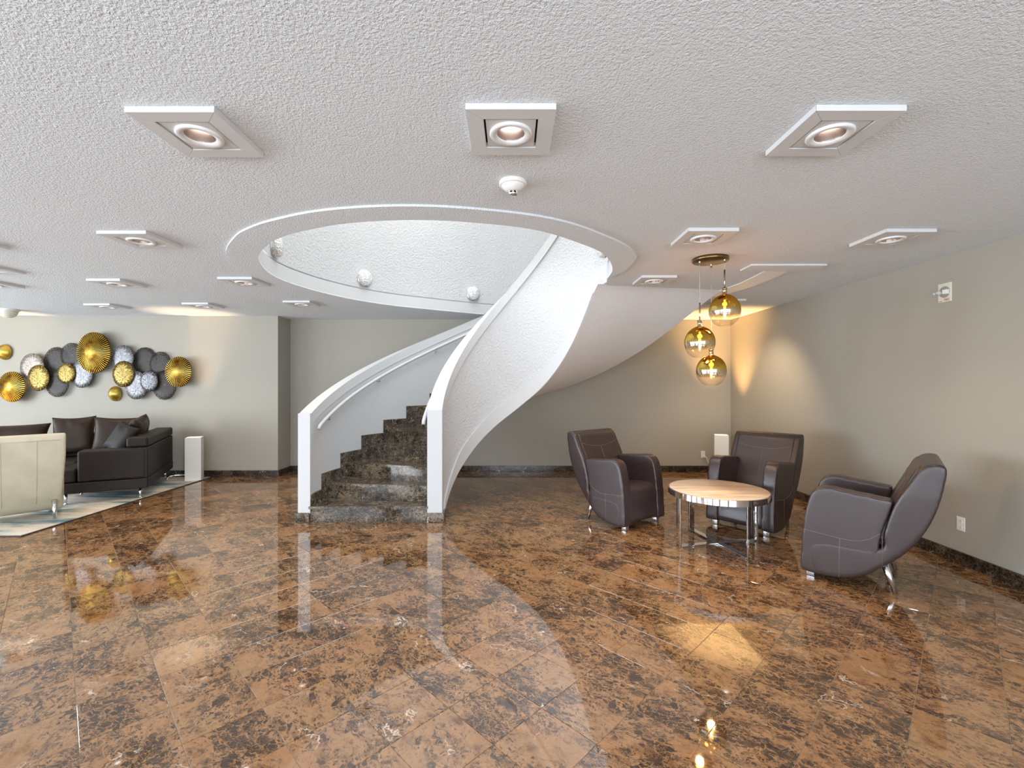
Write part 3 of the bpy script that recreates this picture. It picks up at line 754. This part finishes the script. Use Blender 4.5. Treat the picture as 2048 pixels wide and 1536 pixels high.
# ------------------------------------------------------------------ rug, sofa, cushions
RX1, RY0 = -4.985, 4.62
rg = box('rug', -9.7, RX1, RY0, 7.52, 0.0005, .014, M_rug); tag(rg, 'pale grey and blue streaked rug under the brown sofa', 'rug')
for nm, a in (('edge_binding', (RX1, RX1+.012, RY0-.012, 7.52)), ('edge_binding', (-9.7, RX1, RY0-.012, RY0))):
    bm = bmesh.new(); add_box(bm, a[0], a[1], a[2], a[3], .0005, .011); from_bm(nm, bm, M_rugedge, rg)
SA = math.radians(27)
sf = tag(empty('sectional_sofa', (-4.90, 6.12, .0), SA), 'dark brown fabric sectional sofa on thin chrome legs beneath the wall discs', 'sofa')
S_L, S_W, S_LX = 1.62, .93, 3.1          # length of the east wing, seat depth, length of the north wing
def soft(name, x0, x1, y0, y1, z0, z1, mat, parent, b=.03): return box(name, x0, x1, y0, y1, z0, z1, mat, parent, b, 4)
soft('plinth', -S_W, 0, 0, S_L, .155, .285, M_sofa, sf, .012)
soft('plinth', -S_LX, -S_W-.003, S_L-S_W, S_L, .155, .285, M_sofa, sf, .012)
soft('arm', -.725, -.022, .012, .24, .288, .69, M_sofa, sf, .03)
soft('arm', -S_LX, -S_LX+.2, S_L-S_W+.01, S_L-.02, .288, .69, M_sofa, sf, .03)
soft('back_frame', -.20, -.004, .018, S_L, .288, .70, M_sofa, sf, .012)
soft('back_roll', -.235, -.002, .02, S_L+.004, .703, .835, M_sofa, sf, .03)
soft('back_frame', -S_LX, -.21, S_L-.20, S_L, .288, .70, M_sofa, sf, .012)
soft('back_roll', -S_LX, -.24, S_L-.235, S_L+.003, .703, .80, M_sofa, sf, .03)
soft('seat_cushion', -S_W-.005, -.74, .02, .70, .288, .465, M_sofa, sf, .03)
soft('seat_cushion', -.735, -.21, .25, .70, .288, .465, M_sofa, sf, .03)
soft('seat_cushion', -S_W, -.21, .71, S_L-.21, .288, .475, M_sofa, sf, .035)
soft('seat_cushion', -1.90, -S_W-.01, S_L-S_W-.01, S_L-.21, .288, .475, M_sofa, sf, .035)
soft('seat_cushion', -S_LX+.21, -1.91, S_L-S_W-.01, S_L-.21, .288, .475, M_sofa, sf, .035)
for lx, ly in ((-.10, .10), (-S_W+.08, .08), (-.08, S_L-.12), (-S_W+.05, S_L-S_W-.0), (-S_LX+.1, S_L-S_W+.1), (-S_LX+.1, S_L-.1)):
    lg = lathe('leg', [(0, .156), (.017, .156), (.015, .05), (.009, .035), (.009, .022), (.022, .018), (.022, .0145), (0, .0145)], M_chrome, sf, 16, (lx, ly, 0))
def pillow_mesh(w, h, t, seed, wr=.012, n=22):
    rnd = random.Random(seed); ph = [rnd.uniform(0, 6) for _ in range(6)]
    bm = bmesh.new(); G = {}
    for side in (1, -1):
        for i in range(n+1):
            for j in range(n+1):
                u = -1+2*i/n; v = -1+2*j/n
                edge = i in (0, n) or j in (0, n)
                if side == -1 and edge: G[(-1, i, j)] = G[(1, i, j)]; continue
                pin = 1-.09*(1-v*v)*abs(u)**2; pin2 = 1-.09*(1-u*u)*abs(v)**2
                x = u*w/2*pin; z = v*h/2*pin2
                th = t/2*((1-u**4)*(1-v**4))**.55
                th += (0 if edge else 1)*wr*math.sin(5*u+3*v*v+ph[0])*math.sin(4*v+ph[1])*(1-u*u*.5)*abs(v)
                th += (0 if edge else 1)*wr*.6*math.sin(14*u+ph[2]+2*v)*max(0, v)**2*(1-u*u)
                G[(side, i, j)] = bm.verts.new((x, side*th, z))
        for i in range(n):
            for j in range(n):
                q = [G[(side, i, j)], G[(side, i+1, j)], G[(side, i+1, j+1)], G[(side, i, j+1)]]
                bm.faces.new(q)
    return bm
def sofa_pt(x, y, z): return Matrix.Translation((-4.90, 6.12, 0)) @ Matrix.Rotation(SA, 4, 'Z') @ Vector((x, y, z))
def pillow(name, lx, ly, z, w, h, t, yaw, lean, roll, mat, lab, seed, grp=None):
    o = from_bm(name, pillow_mesh(w, h, t, seed), mat, None, True)
    o.location = sofa_pt(lx, ly, z); o.rotation_euler = (Matrix.Rotation(SA+yaw, 4, 'Z') @ Matrix.Rotation(lean, 4, 'X') @ Matrix.Rotation(roll, 4, 'Y')).to_euler()
    tag(o, lab, 'cushion', grp); return o
G_ = 'loose cushions on the sectional sofa'
pillow('back_cushion', -.60, S_L-.43, .775, .62, .56, .22, 0, -.22, .03, M_pillow, 'wide brown satin cushion right of the corner cushion on the sofa', 1, G_)
pillow('back_cushion', -1.14, S_L-.33, .785, .50, .57, .22, 0, -.20, -.03, M_pillow, 'square brown cushion just right of the cream chair top', 2, G_)
pillow('back_cushion', -1.89, S_L-.34, .725, .98, .52, .24, 0, -.2, 0, M_pillow, 'long brown back cushion seen above the cream chair', 3, G_)
pillow('back_cushion', -2.68, S_L-.34, .725, .58, .52, .24, 0, -.2, 0, M_pillow, 'brown back cushion at the far left end of the sofa', 4, G_)
pillow('back_cushion', -.29, .77, .79, .56, .58, .20, -PI/2, -.20, .12, M_pillow, 'brown satin cushion behind the black pillow with its corner sticking up', 6, G_)
pillow('throw_pillow', -.36, .36, .80, .42, .42, .16, -.75, -.45, .25, M_darkpillow, 'crumpled black throw pillow leaning at the right arm of the sofa', 5, G_)

# ------------------------------------------------------------------ column uplights, chrome rail, outlets, alarm
def column(loc, rz, lab, h=.68, pw=190, cone=44, col=(1, .68, .40)):
    r = tag(empty('column_uplight', loc, rz), lab, 'floor lamp', 'white column uplights')
    hw, t = .108, .006
    bm = bmesh.new()
    for x0, x1, y0, y1 in ((-hw, hw, -hw, -hw+t), (-hw, hw, hw-t, hw), (-hw, -hw+t, -hw+t, hw-t), (hw-t, hw, -hw+t, hw-t)): add_box(bm, x0, x1, y0, y1, 0, h)
    from_bm('column', bm, M_plastic, r)
    lathe('lamp', [(0, h-.06), (.07, h-.06), (.07, h-.05), (.04, h-.04), (0, h-.036)], M_uplamp, r, 24)
    box('lamp_shelf', -hw+t, hw-t, -hw+t, hw-t, h-.085, h-.061, M_can, r)
    d = bpy.data.lights.new('uplight_glow', 'SPOT'); d.energy = pw; d.color = col; d.spot_size = math.radians(cone); d.spot_blend = 1.0; d.shadow_soft_size = .04
    l = bpy.data.objects.new('uplight_glow', d); C.objects.link(l); l.location = (loc[0], loc[1], h-.02+loc[2]); l.rotation_euler = (PI, 0, 0)
    return r
column((-5.115, 7.33, .0145), math.radians(24), 'white square column uplight standing between the sofa and the left wall end')
column((-8.25, 7.33, .0145), 0, 'white column uplight hidden behind the left part of the sofa')
column((3.50, 7.62, 0), math.radians(-20), 'white square column uplight in the far right corner behind the chair', .70, 560, 58, (1, .56, .20))
r = tag(empty('chrome_rail', (-5.43, 7.20, 0)), 'low chrome tube rail on the floor between sofa and white column', 'rail')
tube('tube', [(-.02, 0, .0155), (-.02, 0, .055), (-.005, .02, .085), (.04, .06, .092), (.24, .12, .092)], .012, M_chrome, r, 10)
def outlet(name, loc, rz, lab, cord=None):
    r = tag(empty(name, loc, rz), lab, 'outlet')
    box('cover_plate', -.036, .036, -.006, 0, -.06, .06, M_plastic, r, .003, 2)       # plate in local xz, facing -y
    for z in (-.026, .026):
        s = box('socket', -.016, .016, -.009, -.0055, z-.018, z+.018, M_plastic, r, .004, 2)
        for x in (-.006, .006):
            bm = bmesh.new(); add_box(bm, x-.0013, x+.0013, -.0096, -.0088, z-.002, z+.009); from_bm('slot', bm, M_slot, s)
        bm = bmesh.new(); add_box(bm, -.003, .003, -.0096, -.0088, z-.012, z-.006); from_bm('slot', bm, M_slot, s)
    bm = bmesh.new(); add_box(bm, -.002, .002, -.0075, -.0055, -.002, .002); from_bm('screw', bm, M_satin, r)
    return r
outlet('wall_outlet', (XR, 3.92, .345), -PI/2, 'white double outlet on the right wall behind the side-on chair')
outlet('wall_outlet', (3.38, YB, .305), 0, 'white double outlet on the back wall with a cord plugged in')
pc = tag(empty('power_cord', (3.39, YB-.02, .28)), 'thin white power cord hanging from the back wall outlet', 'cord')
box('plug', -.012, .012, -.022, .010, -.016, .014, M_plastic, pc, .003, 2)
tube('cable', catmull([(0, -.02, 0), (.02, -.05, -.02), (.06, -.06, -.12), (.10, -.09, -.20), (.12, -.13, -.265), (.11, -.22, -.274), (.10, -.30, -.274)], 6), .005, M_plastic, pc, 8)
fa = tag(empty('fire_alarm_strobe', (XR, 4.06, 2.365), -PI/2), 'cream fire alarm strobe with clear lens high on the right wall', 'fire alarm')
bev(box('plate', -.062, .062, -.012, 0, -.085, .085, M_beigep, fa), .004, 2)
fa_r = lathe('grille', [(.05, 0), (.05, .003), (.046, .004), (0, .004)], M_slot, fa, 28); fa_r.rotation_euler = (PI/2, 0, 0); fa_r.location = (.002, -.012, .005)
box('lens_block', .010, .05, -.045, -.013, -.018, .022, M_plastic, fa, .004, 2)
ln = lathe('lens', [(.016, 0), (.017, .03), (.020, .045), (.016, .062), (0, .07)], M_glass, fa, 20); ln.rotation_euler = (PI/2, 0, 0); ln.location = (-.012, -.012, -.002)
lathe('lens_tip', [(0, .012), (.010, .006), (.013, 0), (.010, -.010), (0, -.013)], M_glass, fa, 16, (-.03, -.075, -.006))
def text(name, s, size, loc, rot, mat, parent):
    cu = bpy.data.curves.new(name, 'FONT'); cu.body = s; cu.size = size; cu.align_x = 'CENTER'; cu.extrude = .0004
    tmp = bpy.data.objects.new(name, cu); C.objects.link(tmp)
    me = bpy.data.meshes.new_from_object(tmp.evaluated_get(bpy.context.evaluated_depsgraph_get())); bpy.data.objects.remove(tmp)
    o = link(name, me, mat, parent); o.location = loc; o.rotation_euler = rot; return o
bpy.context.view_layer.update()
text('lettering', 'FIRE', .028, (.022, -.0125, -.074), (PI/2, 0, 0), M_red, fa)
box('print_mark', -.052, -.022, -.0128, -.0121, -.078, -.073, M_red, fa)

# ------------------------------------------------------------------ metal discs on the left wall
WK = (YL-.04)/F/4.876
def disc(kind, cx, cy, rx, ry, layer, lab):
    x = (cx/4.876-1024)/F*(YL-.04); z = EYE-((640+cy/4.876)-768)/F*(YL-.04)
    rx *= WK; ry *= WK
    y = YL-.018-.02*layer
    name = {'G': 'gold_disc', 'g': 'gold_dome', 'A': 'antique_disc', 'S': 'silver_disc', 'B': 'silver_disc', 'K': 'silver_disc', 'D': 'bronze_disc'}[kind]
    bm = bmesh.new(); k = ry/rx
    def add(prof, seg):          # profile radius, height towards the room
        rings = []
        for r_, h in prof:
            if r_ < 1e-6: rings.append([bm.verts.new((0, -h, 0))]); continue
            rings.append([bm.verts.new((r_*rx*math.cos(2*PI*i/seg), -(h if not callable(h) else h(i)), r_*ry*math.sin(2*PI*i/seg))) for i in range(seg)])
        for a, b in zip(rings, rings[1:]):
            for i in range(seg):
                j = (i+1) % seg
                if len(a) == 1: bm.faces.new([a[0], b[j], b[i]])
                elif len(b) == 1: bm.faces.new([a[i], a[j], b[0]])
                else: bm.faces.new([a[i], a[j], b[j], b[i]])
    if kind == 'G':
        nf = 56 if rx > .26 else 44
        dep = .30*rx
        fl = lambda base, amp: (lambda i: base+amp*(1.5 if i % 4 in (0, 1) else -1.5))
        add([(1.0, fl(.012, .011)), (.8, fl(.012+dep*.24, .010)), (.55, fl(.012+dep*.55, .007)), (.3, fl(.012+dep*.84, .004)), (.16, fl(.012+dep*.95, .001)), (.06, .012+dep), (0, .012+dep*1.02)], nf*4)
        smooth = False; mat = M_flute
    elif kind == 'g':
        add([(1.0, .004), (.96, .02), (.8, .045), (.55, .07), (.3, .088), (.12, .094), (0, .095)], 40); smooth = True; mat = M_gold
    else:
        d = {'D': .012}.get(kind, .02)
        add([(1.0, .0), (1.0, .004), (.7, .004+d*.5), (.35, .004+d*.85), (0, .004+d)], 56); smooth = True
        mat = {'A': M_antique, 'S': M_silver, 'B': M_bronzesilver, 'K': M_darksilver, 'D': M_mesh}[kind]
    o = from_bm(name, bm, mat, None, smooth); o.location = (x, y, z)
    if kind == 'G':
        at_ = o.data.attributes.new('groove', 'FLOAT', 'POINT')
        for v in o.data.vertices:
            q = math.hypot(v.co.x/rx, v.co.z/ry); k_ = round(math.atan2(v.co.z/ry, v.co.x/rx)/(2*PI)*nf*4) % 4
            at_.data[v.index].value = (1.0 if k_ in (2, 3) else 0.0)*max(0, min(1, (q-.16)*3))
    tag(o, lab, 'wall disc', 'round metal discs on the left wall')
    bm = bmesh.new(); add_tube(bm, [(0, .0, 0), (0, YL-y-.0005, 0)], .008, 8); from_bm('mounting_pin', bm, M_satin, o)
D_ = [
 ('D', 538, 415, 126, 152, 0, 'dark perforated bronze disc second from the left in the upper row'),
 ('D', 700, 345, 113, 122, 1, 'dark perforated bronze disc tucked left of the largest gold disc'),
 ('D', 570, 616, 115, 136, 2, 'dark perforated bronze disc hanging lowest in the left cluster'),
 ('S', 818, 530, 107, 132, 3, 'pale silver etched disc below and left of the largest gold disc'),
 ('B', 338, 461, 117, 134, 3, 'rose silver etched disc beside the leftmost fluted gold disc'),
 ('A', 417, 566, 105, 126, 4.5, 'mottled antique gold disc overlapping the rose silver disc'),
 ('A', 684, 522, 87, 102, 4.5, 'smallest mottled antique gold disc in the left cluster'),
 ('G', 176, 651, 134, 146, 5, 'fluted gold disc at the left end of the left cluster'),
 ('G', 966, 321, 163, 196, 5, 'largest fluted gold disc in the middle of the wall art'),
 ('S', 1213, 372, 109, 125, 3, 'silver etched disc directly right of the largest gold disc'),
 ('D', 1405, 400, 120, 135, 0, 'dark perforated bronze disc in the upper middle of the right cluster'),
 ('D', 1565, 430, 108, 122, 1, 'dark perforated bronze disc in the upper right next to the last gold disc'),
 ('D', 1613, 635, 119, 145, 2, 'dark perforated bronze disc hanging lowest in the right cluster'),
 ('S', 1347, 637, 112, 136, 3, 'pale silver etched disc lowest in the right cluster'),
 ('K', 1485, 597, 85, 100, 4.5, 'small dark silver etched disc in the right cluster'),
 ('A', 1236, 528, 104, 126, 4.5, 'mottled antique gold disc in the right cluster'),
 ('G', 1781, 507, 126, 147, 5, 'fluted gold disc at the right end of the wall art'),
 ('g', 1114, 719, 62, 74, 0, 'small smooth gold dome alone below the largest gold disc'),
 ('g', 34, 312, 68, 76, 0, 'small smooth gold dome at the left edge of the picture')]
for d in D_: disc(*d)
